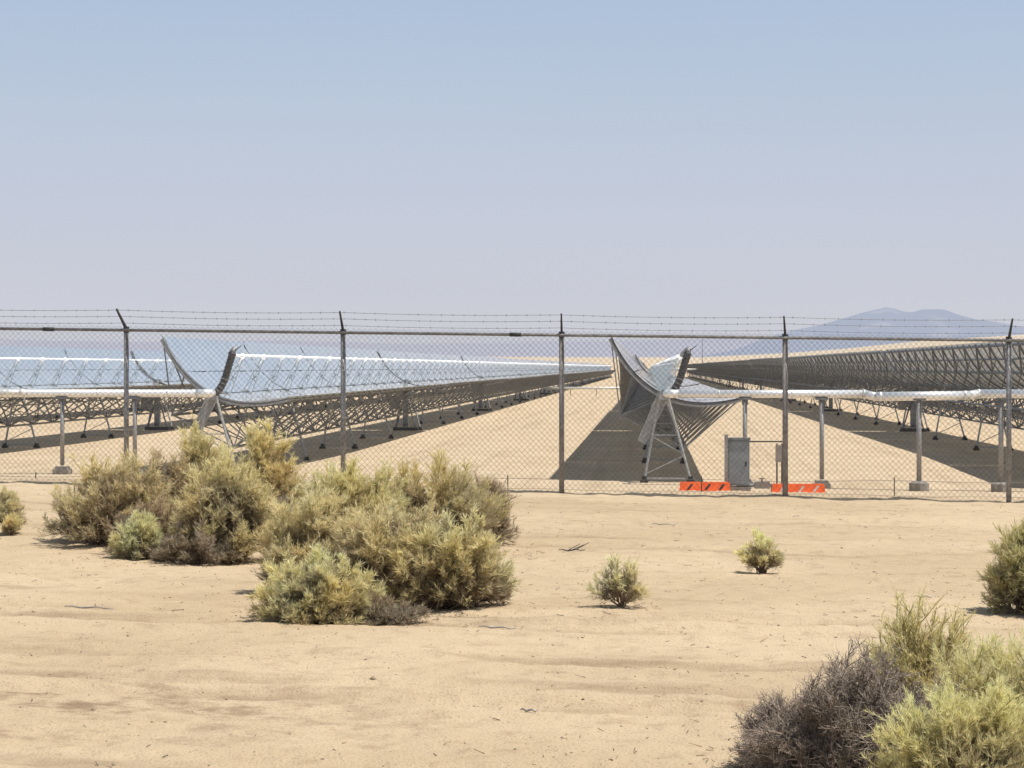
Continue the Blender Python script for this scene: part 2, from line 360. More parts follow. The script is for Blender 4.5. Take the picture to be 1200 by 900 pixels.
def truss_mesh():
    mb = MB(); P = {}
    dz = -.10
    nd = {'RL': (-2.42, pz(2.42) + dz), 'RR': (2.42, pz(2.42) + dz), 'ML': (-1.25, pz(1.25) + dz), 'MR': (1.25, pz(1.25) + dz), 'V': (0, dz - .05),
          'CL': (-1.05, -1.32), 'CR': (1.42, -1.42), 'QL': (-1.9, pz(1.9) + dz), 'QR': (1.9, pz(1.9) + dz)}
    p = lambda k, y: (nd[k][0], y, nd[k][1])
    nf = 17; ys = [min(max(i * 3.5, .06), SL - .06) for i in range(nf)]
    for i, y in enumerate(ys):
        for a, c, r in (('RL', 'CL', .028), ('ML', 'CL', .034), ('V', 'CL', .04), ('V', 'CR', .04), ('MR', 'CR', .026), ('RR', 'CR', .036), ('CL', 'CR', .028), ):
            if a == 'RL' and i % 2: continue
            mb.bar(p(a, y), p(c, y), r)
        # curved rib following the parabola
        us = np.linspace(-2.5, 2.5, 13); r = .05
        for k in range(12):
            mb.bar((us[k], y, pz(us[k]) - .085), (us[k + 1], y, pz(us[k + 1]) - .085), r)
        if i < nf - 1:
            y2 = ys[i + 1]; ym = (y + y2) / 2
            for a, c, r in (('RL', 'ML', .03), ('QL', 'CL', .028), ('CL', 'V', .028), ('V', 'CR', .028), ('CR', 'RR', .04), ('CL', 'CR', .024)):
                if i % 2 and a in ('CL', 'CR') and c in ('CL', 'CR', 'V'): a, c = c, a
                mb.bar(p(a, y), p(c, y2), r)
            us = np.linspace(-2.5, 2.5, 9)
            for k in range(8): mb.bar((us[k], ym, pz(us[k]) - .07), (us[k + 1], ym, pz(us[k + 1]) - .07), .03)
    for k, r in (('RL', .045), ('RR', .045), ('ML', .04), ('MR', .04), ('CL', .05), ('CR', .05), ('QL', .03), ('QR', .03), ('V', .075)):
        mb.bar(p(k, 0), p(k, SL), r)
    return mb
ROT = (0, TH, 0); PL = (0, 0, PIV)
def pylon_mb(wide=False):
    mb = MB()
    a, c = (-.15, .15); fl, fr = -.68, .92
    for (t, f_) in ((a, fl), (c, fr)):
        mb.bar((t, 0, PIV - .12), (f_, 0, .1), .05, sides=6)
        mb.box((f_, 0, .05), (.28, .26, .12), 1)
        mb.box((f_, 0, .16), (.16, .18, .14), 1)
    L = lambda z: fl + (a - fl) * (z - .1) / (PIV - .22); Rr = lambda z: fr + (c - fr) * (z - .1) / (PIV - .22)
    mb.bar((L(.16), 0, .16), (Rr(.16), 0, .16), .035)
    mb.bar((L(.3), 0, .3), (Rr(.95), 0, .95), .025); mb.bar((L(1.6), 0, 1.6), (Rr(1.0), 0, 1.0), .025)
    mb.bar((L(1.65), 0, 1.65), (Rr(1.65), 0, 1.65), .025)
    mb.box((0, 0, PIV - .1), (.36, .16, .2))
    return mb
def endplate_mb():
    mb = MB()
    v = []
    for y in (-.05, .05):
        v += [(-.21, y, .05), (.21, y, .05), (.14, y, -1.85), (-.13, y, -1.85)]
    mb.add(v, [(0, 1, 2, 3), (7, 6, 5, 4), (0, 4, 5, 1), (1, 5, 6, 2), (2, 6, 7, 3), (3, 7, 4, 0)])
    for s_ in (-1, 1):
        mb.bar((s_ * .19, -.07, .05), (s_ * .125, -.07, -1.85), .03)
    mb.path([(0, -.22, 0), (0, .1, 0)], .16, 12)
    us = np.linspace(-2.52, 2.52, 15)
    for k in range(14): mb.bar((us[k], 0, pz(us[k]) - .14), (us[k + 1], 0, pz(us[k + 1]) - .14), .045)
    return mb
def rim_mb():
    mb = MB(); us = np.linspace(-2.53, 2.53, 19)
    for k in range(18): mb.bar((us[k], 0, pz(us[k]) - .01), (us[k + 1], 0, pz(us[k + 1]) - .01), .026)
    return mb
def support_mb():
    mb = MB()
    mb.bar((-.17, 0, -.02), (-.04, 0, FL - .08), .024, .022); mb.bar((.17, 0, -.02), (.04, 0, FL - .08), .024, .022); mb.bar((-.1, 0, .7), (.1, 0, .45), .02); mb.bar((.1, 0, .7), (-.1, 0, .45), .02)
    mb.bar((0, -.16, -.02), (0, 0, FL * .55), .014)
    mb.box((0, 0, FL - .07), (.15, .12, .09), 1); mb.bar((0, .05, FL - .08), (-.08, .2, FL - .36), .03, .02, mi=1); mb.box((0, 0, .03), (.3, .14, .06))  # top box and hanging piece glow, standing in for sun glints
    mb.box((0, 0, .62), (.10, .04, .05)); mb.box((0, 0, 1.05), (.08, .04, .05))
    mb.path([(.02, .05, FL + .07), (.02, .05, FL + .13)], .03, 6)
    return mb
def receiver_mb():
    mb = MB(); mb.path([(0, -.25, FL), (0, SL + .25, FL)], .05, 8)
    for i in range(14):
        y = 2 + i * 4; mb.path([(0, y - .16, FL), (0, y + .16, FL)], .072, 8)
    return mb
def drive_mb():
    mb = MB()
    mb.box((0, 0, 1.55), (.34, .30, 2.6)); mb.box((0, 0, .1), (1.5, .5, .2), 1)
    mb.bar((-.62, 0, .2), (-.12, 0, 1.9), .06); mb.bar((.62, 0, .2), (.12, 0, 1.9), .06)
    mb.box((0, -.02, PIV - .3), (.5, .42, .5), 1)
    mb.bar((-.75, 0, PIV - .9), (.2, 0, PIV - .2), .07, sides=8); mb.bar((.75, 0, PIV - .9), (-.1, 0, PIV - .2), .07, sides=8)
    return mb
def make_collector():
    t = thing('trough_collector', (0, 0, 0), 'x', 'solar collector', 'parabolic trough collectors standing in parallel rows')
    mirror_mesh().build('mirror', [mirror_m, backm], t, True, PL, ROT)
    truss_mesh().build('truss_frame', galv_dark, t, False, PL, ROT)
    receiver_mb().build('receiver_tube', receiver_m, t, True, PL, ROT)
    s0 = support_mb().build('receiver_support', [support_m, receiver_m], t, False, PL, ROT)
    c_, s_ = math.cos(TH), math.sin(TH)
    for i in range(14):
        s = s0 if i == 0 else s0.copy()
        if i: COL.objects.link(s); s.parent = t
        s.location = (0, 2 + 4 * i, PIV)
    p0 = endplate_mb().build('end_plate', galv, t, False, (0, -.02, PIV), ROT)
    p1 = p0.copy(); COL.objects.link(p1); p1.location = (0, SL + .10, PIV)
    
    a0 = pylon_mb().build('pylon', [galv, dark], t, False, (0, -.35, 0))
    for y in (14, 28, 42):
        a = a0.copy(); COL.objects.link(a); a.location = (0, y, 0)
    d = drive_mb().build('drive_pylon', [galv_dark, dark], t, False, (0, SL + .5, 0))
    bx = MB(); bx.box((0, 0, 0), (.42, .3, .8)); bx.box((0, -.02, .42), (.48, .36, .05)); bx.build('control_box', box_m, d, False, (-.75, -.3, 1.75))
    return t
proto = make_collector()
RIM = rim_mb()
ROWX = {-3: -46.9, -2: -31.1, -1: -15.25, 0: .53, 1: 16.35, 2: 32.15}
ROWN = {-3: 'third row left of centre', -2: 'second row left of centre', -1: 'row just left of centre', 0: 'centre row',
        1: 'row just right of centre', 2: 'second row right of centre'}
ORD = ['nearest', 'second', 'third', 'fourth', 'fifth', 'sixth']
NSCA = 13
Y0 = 70.6
first = True; RIMS = []
rr = random.Random(5)
for rw in (0, -1, 1, -2, 2, -3):
    for k in range(NSCA):
        if rw == 2 and k > 7: continue
        if rw == -3 and k > 8: continue
        o = proto if first else copy_tree(proto)
        first = False
        if k == 0 and rw in (0, -1): RIMS.append((o, rw))
        o.location = (ROWX[rw], Y0 + k * PER, 0)
        if k == 1 or (rw != 0 and k == 0 and False):
            pass
        dth = 0 if k == 0 else rr.gauss(0, math.radians(.8))
        if rw == 0 and k == 2: dth = math.radians(3.5)
        if dth:
            for ch in o.children:
                if ch.rotation_euler.y > .1: ch.rotation_euler.y = TH + dth
        side = 'bright mirrored side showing' if rw < 0 else ('grey underside and dark truss showing' if rw > 0 else 'curved end facing the fence')
        if k < 6:
            o['label'] = f"{ORD[k]} trough collector from the fence in the {ROWN[rw]}"
            if k == 0: o['label'] = f"nearest trough of the {ROWN[rw]}, {side}"
        else: o['label'] = f"tiny far-off trough collector beyond the sixth of the {ROWN[rw]}"
for o_, rw in RIMS: RIM.build('edge_rim', dark if rw == 0 else galv, o_, False, (0, -.06, PIV), ROT)
# flexible hoses at the two visible row ends
def hose(px_row, label):
    X = ROWX[px_row]; Y = Y0 - .75
    t = thing('flexible_hose', (X, Y, 0), label, 'hose', 'flexible hoses joining header pipe and receivers')
    c_, s_ = math.cos(TH), math.sin(TH); fx, fz = s_ * FL, PIV + c_ * FL
    pts = []
    P0 = np.array([.20, 0, PIV + .02]); P1 = np.array([.55, 0, PIV + .25]); P2 = np.array([.62, 0, PIV + .9]); P3 = np.array([fx + .20, .0, fz + .10])
    for i in range(29):
        q = i / 28; p = (1 - q) ** 3 * P0 + 3 * q * (1 - q) ** 2 * P1 + 3 * q * q * (1 - q) * P2 + q ** 3 * P3; pts.append(p)
    rad = [.125 + (.016 if i % 2 else -.01) for i in range(29)]
    mb = MB(); mb.path(pts, rad, 10); mb.build('hose', hose_m, t, True)
    for i in (3, 6, 9, 12):
        mb = MB(); mb.path([pts[i] * .8 + pts[i + 1] * .2, pts[i] * .4 + pts[i + 1] * .6], .148, 10); mb.build('clamp_band', galv_post, t, True)
    mb = MB(); mb.path([P3, P3 + np.array([.03, .1, .14]), np.array([fx + .02, .35, fz + .05]), np.array([fx, .6, fz])], .085, 10); mb.build('elbow', galv, t, True)
    mb = MB(); mb.bar(P3 + np.array([.05, 0, .05]), P3 + np.array([.28, 0, .22]), .02); mb.build('bracket', dark, t)
hose(0, 'dark ribbed flexible hose rising at the end of the centre trough')
hose(-1, 'dark ribbed flexible hose rising at the left end beside the bright mirror')
# ------------------------------------------------------------------ header pipes
PY = 68.9
def pipe_run(px0, px1, z, y, r, mb):
    x0, _ = at_y(px0, 0, y); x1, _ = at_y(px1, 0, y); mb.path([(x0, y, z), (x1, y, z)], r, 20)
    return x0, x1
X0 = at_y(-330, 0, PY)[0]; XL = ROWX[-1] + .05
zP = PIV + .03
t = thing('header_pipe', (X0, PY, 0), 'long silver clad header pipe ending at the left trough row', 'pipe')
mb = MB(); mb.path([(X0 - X0, 0, zP), (XL - X0, 0, zP)], .135, 20); mb.build('cladding', jacket, t, True)
mb = MB(); mb.path([(XL - X0 - .3, 0, zP), (XL - X0 + .08, 0, zP), (XL - X0 + .16, .12, zP), (XL - X0 + .18, .35, zP + .02)], [.143, .148, .143, .13], 16); mb.build('elbow', jacket, t, True)
mb = MB()
bands = []
def band(t, pts, r):
    mb = MB(); mb.path(pts, r, 20); mb.build('joint_band', jacket_w, t, True)
for x in np.arange(1.2, XL - X0, 2.45): band(t, [(x, 0, zP), (x + .05, 0, zP)], .14)
xb = at_y(2, 0, PY)[0] - X0; mb.path([(xb - .2, -.14, zP + .0), (xb + .75, -.14, zP + .04)], .085, 12)
mb.build('bypass_pipe', jacket_w, t, True)
for q in (xb - .25, xb + .7): band(t, [(q, -.14, zP + .02), (q + .16, -.14, zP + .02)], .125)
X1 = ROWX[0] + .22
t = thing('header_pipe', (X1, PY, 0), 'long silver clad header pipe running right from the centre trough', 'pipe')
xa = at_y(1014, 0, PY)[0] - X1; xb_ = at_y(1135, 0, PY)[0] - X1; xe = at_y(1500, 0, PY)[0] - X1
mb = MB()
mb.path([(0, 0, zP), (xa, 0, zP)], .135, 20); mb.path([(xa - .02, 0, zP), (xa + .35, -.35, zP - .1)], .14, 20)
mb.path([(xa + .3, -.38, zP - .08), (xb_, -.38, zP - .04)], .152, 20); mb.path([(xb_ - .1, -.34, zP - .04), (xb_ + .3, -.1, zP)], .148, 20); mb.path([(xb_ + .2, -.1, zP + .01), (xe, -.1, zP + .01)], .148, 20)
mb.build('cladding', jacket, t, True)
mb = MB(); mb.path([(.25, 0, zP), (-.02, 0, zP), (-.12, .14, zP), (-.14, .4, zP)], [.143, .148, .143, .13], 16); mb.build('elbow', jacket, t, True)
for x in list(np.arange(1.6, xa - .3, 2.45)): band(t, [(x, 0, zP), (x + .05, 0, zP)], .14)
for x, yy, zz in ((xa - .08, 0, zP), (xa + .42, -.38, zP - .08), (xb_ - .2, -.38, zP - .04), (xb_ + .28, -.1, zP + .01)): band(t, [(x, yy, zz), (x + .07, yy, zz)], .162)
def pipe_post(px, label, big):
    yo = -.38 if 1020 < px < 1130 else 0
    X, _ = at_y(px, 0, PY + yo); zb = float(zg(X, PY + yo))
    t = thing('pipe_support', (X, PY + yo, zb), label, 'pipe support', 'steel posts carrying the header pipes')
    h = zP - .165 - zb; r = .085 if big else .075
    mb = MB(); mb.path([(0, 0, .3), (0, 0, h - .02)], r, 12); mb.build('post', galv_post, t, True)
    mb = MB(); mb.box((0, 0, h), (.42, .26, .07)); mb.box((0, 0, h - .12), (.2, .1, .16)); mb.build('saddle', galv_dark, t)
    mb = MB()
    if big:
        mb.path([(0, 0, -.15), (0, 0, .26)], .33, 16); mb.path([(0, 0, .26), (0, 0, .32)], [.33, .22], 16)
    else: mb.box((0, 0, .02), (.55, .5, .3)); mb.box((0, 0, .21), (.42, .4, .1))
    mb.build('footing', concrete, t)
pipe_post(-12, 'pipe post left of the frame edge, under the left header pipe', False)
pipe_post(73, 'grey pipe post on a flat footing at the left, clear of the bushes', False)
pipe_post(158, 'grey pipe post just right of the bent-armed fence post', False)
pipe_post(873, 'grey pipe post rising behind the blue grey cabinet', False)
pipe_post(963, 'grey pipe post with its footing beside the right orange barrier', False)
pipe_post(1077, 'grey pipe post on a round concrete footing standing clear', True)
pipe_post(1173, 'grey pipe post on a block footing close to the last fence post', True)
pipe_post(1270, 'pipe post beyond the right edge under the right header pipe', True)
# crossover pipes in the field
xa, ya = ROWX[-1] + .3, 283.0
t = thing('crossover_pipe', (xa, ya, 0), 'thin white pipe crossing the sand between left and centre rows', 'pipe')
mb = MB(); mb.path([(0, 0, 1.05), (ROWX[0] - xa, 0, 1.05)], .17, 12); mb.build('cladding', jacket_w, t, True)
mb = MB()
for i in range(5): mb.bar((.5 + i * 3.6, 0, 0), (.5 + i * 3.6, 0, .9), .06)
mb.build('stand', galv_dark, t)
xa, ya = ROWX[0] + .3, 640.0
t = thing('crossover_pipe', (xa, ya, 0), 'distant white pipe crossing right of the centre trough', 'pipe')
mb = MB(); mb.path([(0, 0, 3.2), (ROWX[1] - xa, 0, 3.2)], .3, 12); mb.build('cladding', jacket_w, t, True)
mb = MB()
for i in range(5): mb.bar((.5 + i * 3.6, 0, 0), (.5 + i * 3.6, 0, 2.95), .08)
mb.build('stand', galv_dark, t)
# utility pole
x, y = at_d(823, 1000)
t = thing('utility_pole', (x, y, 0), 'thin distant pole standing above the far end of the rows', 'pole')
mb = MB(); mb.path([(0, 0, 0), (0, 0, 17.3)], [.2, .14], 8); mb.build('pole', galv_dark, t, True)
mb = MB(); mb.box((0, 0, 17.0), (.5, .2, .5)); mb.build('lamp_head', dark, t)
# ------------------------------------------------------------------ equipment by the centre trough
EY = 66.2
def ez(x, y=EY): return float(zg(x, y))
X, _ = at_y(865, 0, EY)
t = thing('equipment_cabinet', (X, EY, ez(X)), 'blue grey steel cabinet behind the low orange barriers', 'cabinet')
h = 1.56
mb = MB(); mb.box((0, 0, .15 + h / 2), (.72, .35, h - .1)); mb.build('body', cabinet_m, t)
mb = MB(); mb.box((0, -.19, .15 + h / 2), (.64, .02, h - .22)); o = mb.build('door', cabinet_m, t)
mb = MB(); mb.box((.24, -.215, .9), (.04, .03, .16)); mb.build('handle', dark, o)
mb = MB(); mb.box((0, -.02, .15 + h), (.78, .44, .07)); mb.build('roof', galv_dark, t)
mb = MB(); mb.box((0, 0, .08), (.8, .45, .16)); mb.build('plinth', concrete, t)
X2, _ = at_y(851, 0, EY - .3)
t = thing('steel_post', (X2, EY - .3, ez(X2)), 'short square steel post left of the blue grey cabinet', 'post')
mb = MB(); mb.box((0, 0, .9), (.11, .11, 1.85)); mb.build('post', galv_post, t)
mb = MB(); mb.box((0, 0, 1.84), (.14, .14, .03)); mb.build('cap', galv, t)
X3, _ = at_y(913, 0, EY)
t = thing('conduit_rack', (X3, EY, ez(X3)), 'thin pipe rack with a small box hung by the fence post', 'rack')
mb = MB()
for s_ in (-.07, .09): mb.bar((s_, 0, 0), (s_, 0, 1.58), .028, sides=6)
mb.build('leg', dark, t)
mb = MB(); mb.bar((X - X3 - .1, 0, 1.64), (.22, 0, 1.64), .022, sides=6); mb.build('rail', dark, t)
mb = MB(); mb.box((-.02, -.08, 1.26), (.2, .12, .56)); mb.build('junction_box', box_m, t)
Xv, _ = at_y(893, 0, EY)
t = thing('valve_manifold', (Xv, EY, ez(Xv)), 'low grey valve manifold on the sand between the orange barriers', 'valve')
mb = MB(); mb.path([(-.8, 0, .22), (.5, 0, .22)], .05, 10); mb.bar((-.5, 0, 0), (-.5, 0, .22), .03); mb.bar((.3, 0, 0), (.3, 0, .22), .03); mb.build('pipe', galv, t, True)
mb = MB(); mb.box((.0, 0, .22), (.5, .22, .22)); mb.path([(.0, 0, .3), (0, 0, .42)], .03, 8); mb.path([(0, 0, .42), (0, 0, .45)], .1, 12); mb.build('valve_body', box_m, t)
def barrier(pxa, pxb, label, m2):
    xa, _ = at_y(pxa, 0, EY - .6); xb, _ = at_y(pxb, 0, EY - .6); L = xb - xa; xc = (xa + xb) / 2; z = ez(xc, EY - .6)
    t = thing('traffic_barrier', (xc, EY - .6, z), label, 'barrier', 'low orange barriers')
    mb = MB(); hh = .30
    mb.add([(sx_ * (L / 2 - (.03 if zz else 0)), sy * (.13 if not zz else .07), .02 + zz * hh) for sx_ in (-1, 1) for sy in (-1, 1) for zz in (0, 1)],
           [(0, 1, 3, 2), (4, 6, 7, 5), (0, 4, 5, 1), (2, 3, 7, 6), (0, 2, 6, 4), (1, 5, 7, 3)])
    mb.box((0, 0, .035), (L + .02, .34, .05)); mb.build('body', orange, t)
    for q in (-.3, .05, .32):
        mb = MB(); x = q * L; mb.add([(x - .10, -.135, .07), (x - .02, -.135, .07), (x + .12, -.095, .26), (x + .04, -.095, .26)], [(0, 1, 2, 3)]); mb.build('stripe', m2, t)
barrier(796, 856, 'low orange plastic barrier with black slanting stripes by the centre trough', orange_dark)
barrier(904, 967, 'low orange plastic barrier with pale slanting stripes behind the fence post', orange_pale)
# ------------------------------------------------------------------ fence
FENCE = thing('chain_link_fence', (0, FY, 2.25), 'long chain-link fence topped with three strands of barbed wire', 'fence')
zrail = lambda x: CZ + .445 - .0126 * (x + 1.8)      # top rail height
zbase = lambda x: float(zg(x, FY))
bx0 = FENCE.location
def loc(p): return (p[0] - bx0[0], p[1] - bx0[1], p[2] - bx0[2])
pxs = [-370, -108, 147, 401.5, 658, 920.5, 1183, 1448]
fx = [at_y(p, 0, FY)[0] for p in pxs]
xlo, xhi = fx[0], fx[-1]
for i, x in enumerate(fx):
    zt = zrail(x); zb = float(zg(x, FY + .05, False)) - .3; mat = brown_post if pxs[i] in (658, 920.5) else galv_post
    mb = MB(); mb.path([loc((x, FY + .05, zb)), loc((x, FY + .05, zt - .0))], .036 if pxs[i] != 920.5 else .038, 12)
    o = mb.build('post', mat, FENCE, True)
    if mat is brown_post: o['label'] = 'rust brown fence post'
    lean = {147: -.075, 920.5: -.035, 401.5: -.01}.get(pxs[i], .006)
    mb = MB(); mb.path([loc((x, FY + .05, zt - .03)), loc((x, FY + .05, zt + .05))], .042, 10)
    mb.bar(loc((x, FY + .05, zt + .02)), loc((x + lean, FY - .2, zt + .29)), .024, .014); mb.build('wire_arm', dark, o)
mb = MB(); mb.path([loc((xlo, FY, zrail(xlo))), loc((xhi, FY, zrail(xhi)))], .021, 10); mb.build('top_rail', rail_m, FENCE, True)
for px in (57, 604):
    x = at_y(px, 0, FY)[0]; mb = MB(); mb.path([loc((x - .08, FY, zrail(x - .08))), loc((x + .08, FY, zrail(x + .08)))], .028, 10); mb.build('rail_sleeve', dark, FENCE, True)
def zig_mesh(xa, xb, wv, hv, r, yoff, ztop, zbot, name, mat, parent, locf, spike=.055):
    n = int(round((xb - xa) / (wv / 2))); w2 = (xb - xa) / n
    V = []; Q = []; base = 0
    an = np.array([0, 2 * math.pi / 3, 4 * math.pi / 3]) + .5
    rr = np.random.default_rng(int(abs(xa * 100)))
    for k in range(n):
        xc = xa + (k + .5) * w2; zt = ztop(xc) + spike; zb = zbot(xc)
        m_ = int((zt - zb) / (hv / 2)); j = np.arange(m_ + 1)
        x = xa + k * w2 + ((j + k) % 2) * w2 + rr.normal(0, .0018, m_ + 1); z = zt - j * hv / 2 + rr.normal(0, .0018, m_ + 1)
        sag = .006 * np.sin(x * 2.1) ; y = np.full(m_ + 1, FY + yoff) + ((j + k) % 2 - .5) * .006 + sag * 0
        c = np.stack([x, y, z], 1); L = locf
        ring = c[:, None, :] + r * np.stack([np.cos(an), np.sin(an), np.zeros(3)], 1)[None]
        V.append(ring.reshape(-1, 3)); i = np.arange(m_)[:, None] * 3 + base; kk = np.arange(3)[None]
        Q.append(np.stack([i + kk, i + (kk + 1) % 3, i + 3 + (kk + 1) % 3, i + 3 + kk], -1).reshape(-1, 4)); base += 3 * (m_ + 1)
    V = np.concatenate(V) - np.array(bx0); Q = np.concatenate(Q)
    return fast_mesh(name, V, Q, mat, parent)
for a, b_ in zip(fx[:-1], fx[1:]):
    zig_mesh(a, b_, .078, .08, 0.0028, -.03, zrail, lambda x: float(zg(x, FY, False)) + .0, 'chain_link_mesh', wire_m, FENCE, loc)
def barbed(dz, yo):
    mb = MB(); xs = np.arange(xlo, xhi, .15); pts = []
    r_ = random.Random(int(dz * 100))
    for x in xs:
        sag = 0
        for a, b_ in zip(fx[:-1], fx[1:]):
            if a <= x <= b_: q = (x - a) / (b_ - a); sag = -.02 * 4 * q * (1 - q)
        pts.append(loc((x, FY + yo, zrail(x) + dz + sag)))
    mb.path(pts, .0026, 4)
    for p in pts[::1]:
        p = np.array(p) + np.array([r_.uniform(-.02, .02), 0, 0])
        for k in range(2):
            a = r_.uniform(0, math.pi); dv = np.array([math.cos(a) * .4, .3, math.sin(a)]) * .016
            mb.bar(p - dv, p + dv, .0028, sides=3)
    mb.build('barbed_wire', wire_m, FENCE)
barbed(.10, -.02); barbed(.19, -.11); barbed(.275, -.19)
mb = MB(); xs = np.arange(xlo, xhi, .5); mb.path([loc((x, FY - .03, float(zg(x, FY, False)) + .08 + .01 * math.sin(x * 3))) for x in xs], .002, 5); mb.build('tension_wire', wire_m, FENCE)
# low wire strung on stakes just behind
SY = 29.3
t = thing('stake_fence', (0, SY, 2.2), 'low wire strung on short stakes just behind the tall fence', 'fence')
sxs = [at_y(p, 0, SY)[0] for p in (-90, 42, 330, 595, 822, 1048, 1330)]
tops = []
for p, x in zip((-90, 42, 330, 595, 822, 1048, 1330), sxs):
    zt = at_y(p, 553 + .006 * p, SY)[1]; zb = float(zg(x, SY)) - .1; tops.append((x, zt))
    mb = MB(); mb.bar((x, 0, zb - 2.2), (x, 0, zt - 2.2), .008, sides=5); mb.build('stake', dark, t)
mb = MB(); xs = np.arange(sxs[0], sxs[-1], .4)
mb.path([(x, 0, np.interp(x, [a[0] for a in tops], [a[1] for a in tops]) - .06 - 2.2 + .012 * math.sin(x * 2.3)) for x in xs], .0028, 4); mb.build('wire', wire_m, t)
# ------------------------------------------------------------------ shrubs
def prisms(A, B, ra, rb):
    """many 3-sided tapered sticks"""
    n = len(A); d = B - A; d /= np.linalg.norm(d, axis=1)[:, None] + 1e-9
    up = np.tile([0, 0, 1.], (n, 1)); up[np.abs(d[:, 2]) > .9] = [1, 0, 0]
    u = np.cross(d, up); u /= np.linalg.norm(u, axis=1)[:, None]; w = np.cross(d, u)
    V = []
    for c, r in ((A, ra), (B, rb)):
        for k in range(3):
            t = 2 * math.pi * k / 3; V.append(c + r[:, None] * (math.cos(t) * u + math.sin(t) * w))
    V = np.stack(V, 1).reshape(-1, 3); i = np.arange(n)[:, None] * 6; k = np.arange(3)[None]
    Q = np.stack([i + k, i + (k + 1) % 3, i + 3 + (k + 1) % 3, i + 3 + k], -1).reshape(-1, 4)
    return V, Q
def unit(v): return v / (np.linalg.norm(v, axis=-1, keepdims=True) + 1e-9)
GREEN = (.70, .62, .38); YEL = (.76, .67, .38); PALE = (.80, .76, .52); BRN = (.44, .35, .25); GREY = (.36, .295, .245)
LT = 1.5
def shrub(px, py, wpx, hpx, label, tint=GREEN, kind='bush', seed=0, dens=1.0, dead=0.0, low=.25, blade=1.0, depth=.8, group=None, dy=0.0):
    g = np.random.default_rng(seed + 100)
    x, y, z, d = ground_pt(px, py)
    if dy:
        y += dy; z = float(zg(x, y))
    s = d / FP; rx = wpx * s / 2; h = hpx * s; ry = rx * depth
    tint = (tint[0] * .99, tint[1] * .97, tint[2] * .93)
    if group in (LG, CG): wpx *= 1.07
    t = thing('desert_shrub' if kind != 'dead' else 'dead_shrub', (x, y, z - .02), label, 'shrub', group)
    # lobed envelope
    nb = 9; bd = unit(g.normal(size=(nb, 3)) * [1, 1, .7] + [0, 0, .35]); ba = g.uniform(.06, .26, nb)
    def env(dr):
        k = np.zeros(len(dr)) + (.86 if kind != 'dead' else .74)
        for q in range(nb): k += ba[q] * np.clip((dr @ bd[q] - .55) / .45, 0, 1) ** 1.3
        return np.clip(k, 0, 1.06)
    vase = kind == 'vase'
    area = rx * h
    ns = int((30 if vase else 70 if kind == 'dead' else 92) * max(1, dens) * max(.7, min(2.2, math.sqrt(area) * 1.7)))
    # directions over the dome
    if vase: dz_ = g.uniform(.28, 1, ns)
    else: dz_ = g.uniform(-low * .95, 1, ns)
    ph = g.uniform(0, 2 * math.pi, ns); rr_ = np.sqrt(np.clip(1 - dz_ ** 2, 0, 1))
    dr = np.stack([rr_ * np.cos(ph), rr_ * np.sin(ph), dz_], 1)
    k = env(dr) * g.uniform(.66, 1.0, ns)
    z0 = .0 if vase else .22 * h
    tip = dr * k[:, None] * np.array([rx, ry, h - z0]) + [0, 0, z0]
    if vase: tip = dr * k[:, None] * np.array([rx * 1.05, ry * 1.05, h])
    tip[:, 2] = np.maximum(tip[:, 2], .04 * h)
    bs = np.zeros((ns, 3)); bs[:, :2] = g.normal(size=(ns, 2)) * [rx * (.05 if vase else .2), ry * (.05 if vase else .2)]
    SA, SB, RA, RB = [], [], [], []; segs = 5
    ctrl = bs + (tip - bs) * .5 + [0, 0, 0] ; ctrl[:, 2] += .10 * h * (1 if vase else .5); ctrl[:, :2] *= (.75 if vase else .9)
    bez = lambda q: (1 - q) ** 2 * bs + 2 * q * (1 - q) * ctrl + q * q * tip
    P = [bez(i / segs) + (g.normal(size=(ns, 3)) * .018 * h if 0 < i < segs else 0) for i in range(segs + 1)]
    r0 = .0035 + .007 * min(1, h)
    for i in range(segs):
        SA.append(P[i]); SB.append(P[i + 1]); RA.append(np.full(ns, r0 * (1 - i / segs * .8))); RB.append(np.full(ns, r0 * (1 - (i + 1) / segs * .8)))
    # twigs
    nt_ = int((13 if not vase else 9) * (1.5 if kind == 'dead' else 1)); idx = np.repeat(np.arange(ns), nt_)
    q = g.uniform(.22 if not vase else .3, 1, len(idx))[:, None] ** .75
    A = (1 - q) ** 2 * bs[idx] + 2 * q * (1 - q) * ctrl[idx] + q * q * tip[idx]
    ax = unit(tip[idx] - bs[idx]); rad_ = unit(A / np.array([rx, ry, h]) + [0, 0, .15]); dv = unit(ax * .5 + rad_ * .6 + g.normal(size=A.shape) * (.62 if kind == 'dead' else .40) + [0, 0, .15]); tl = g.uniform(.10, .26, len(idx)) * (min(h, .9) * (.75 if kind == 'dead' else .7) + .055)
    B = A + dv * tl[:, None]; B[:, 2] = np.maximum(B[:, 2], .015)
    SA.append(A); SB.append(B); RA.append(np.full(len(A), r0 * .42)); RB.append(np.full(len(A), r0 * .18))
    # twiglets
    n2 = 5 if kind != 'dead' else 11
    i2 = np.repeat(np.arange(len(A)), n2); qq = g.uniform(.2, 1, len(i2))[:, None]
    A2 = A[i2] * (1 - qq) + B[i2] * qq; d2 = unit(dv[i2] + g.normal(size=A2.shape) * (.6 if kind == 'dead' else .42) + [0, 0, .12]); l2 = g.uniform(.35, .8, len(i2)) * tl[i2] * .8
    B2 = A2 + d2 * l2[:, None]; B2[:, 2] = np.maximum(B2[:, 2], .01)
    SA.append(A2); SB.append(B2); RA.append(np.full(len(A2), r0 * .22)); RB.append(np.full(len(A2), r0 * .1))
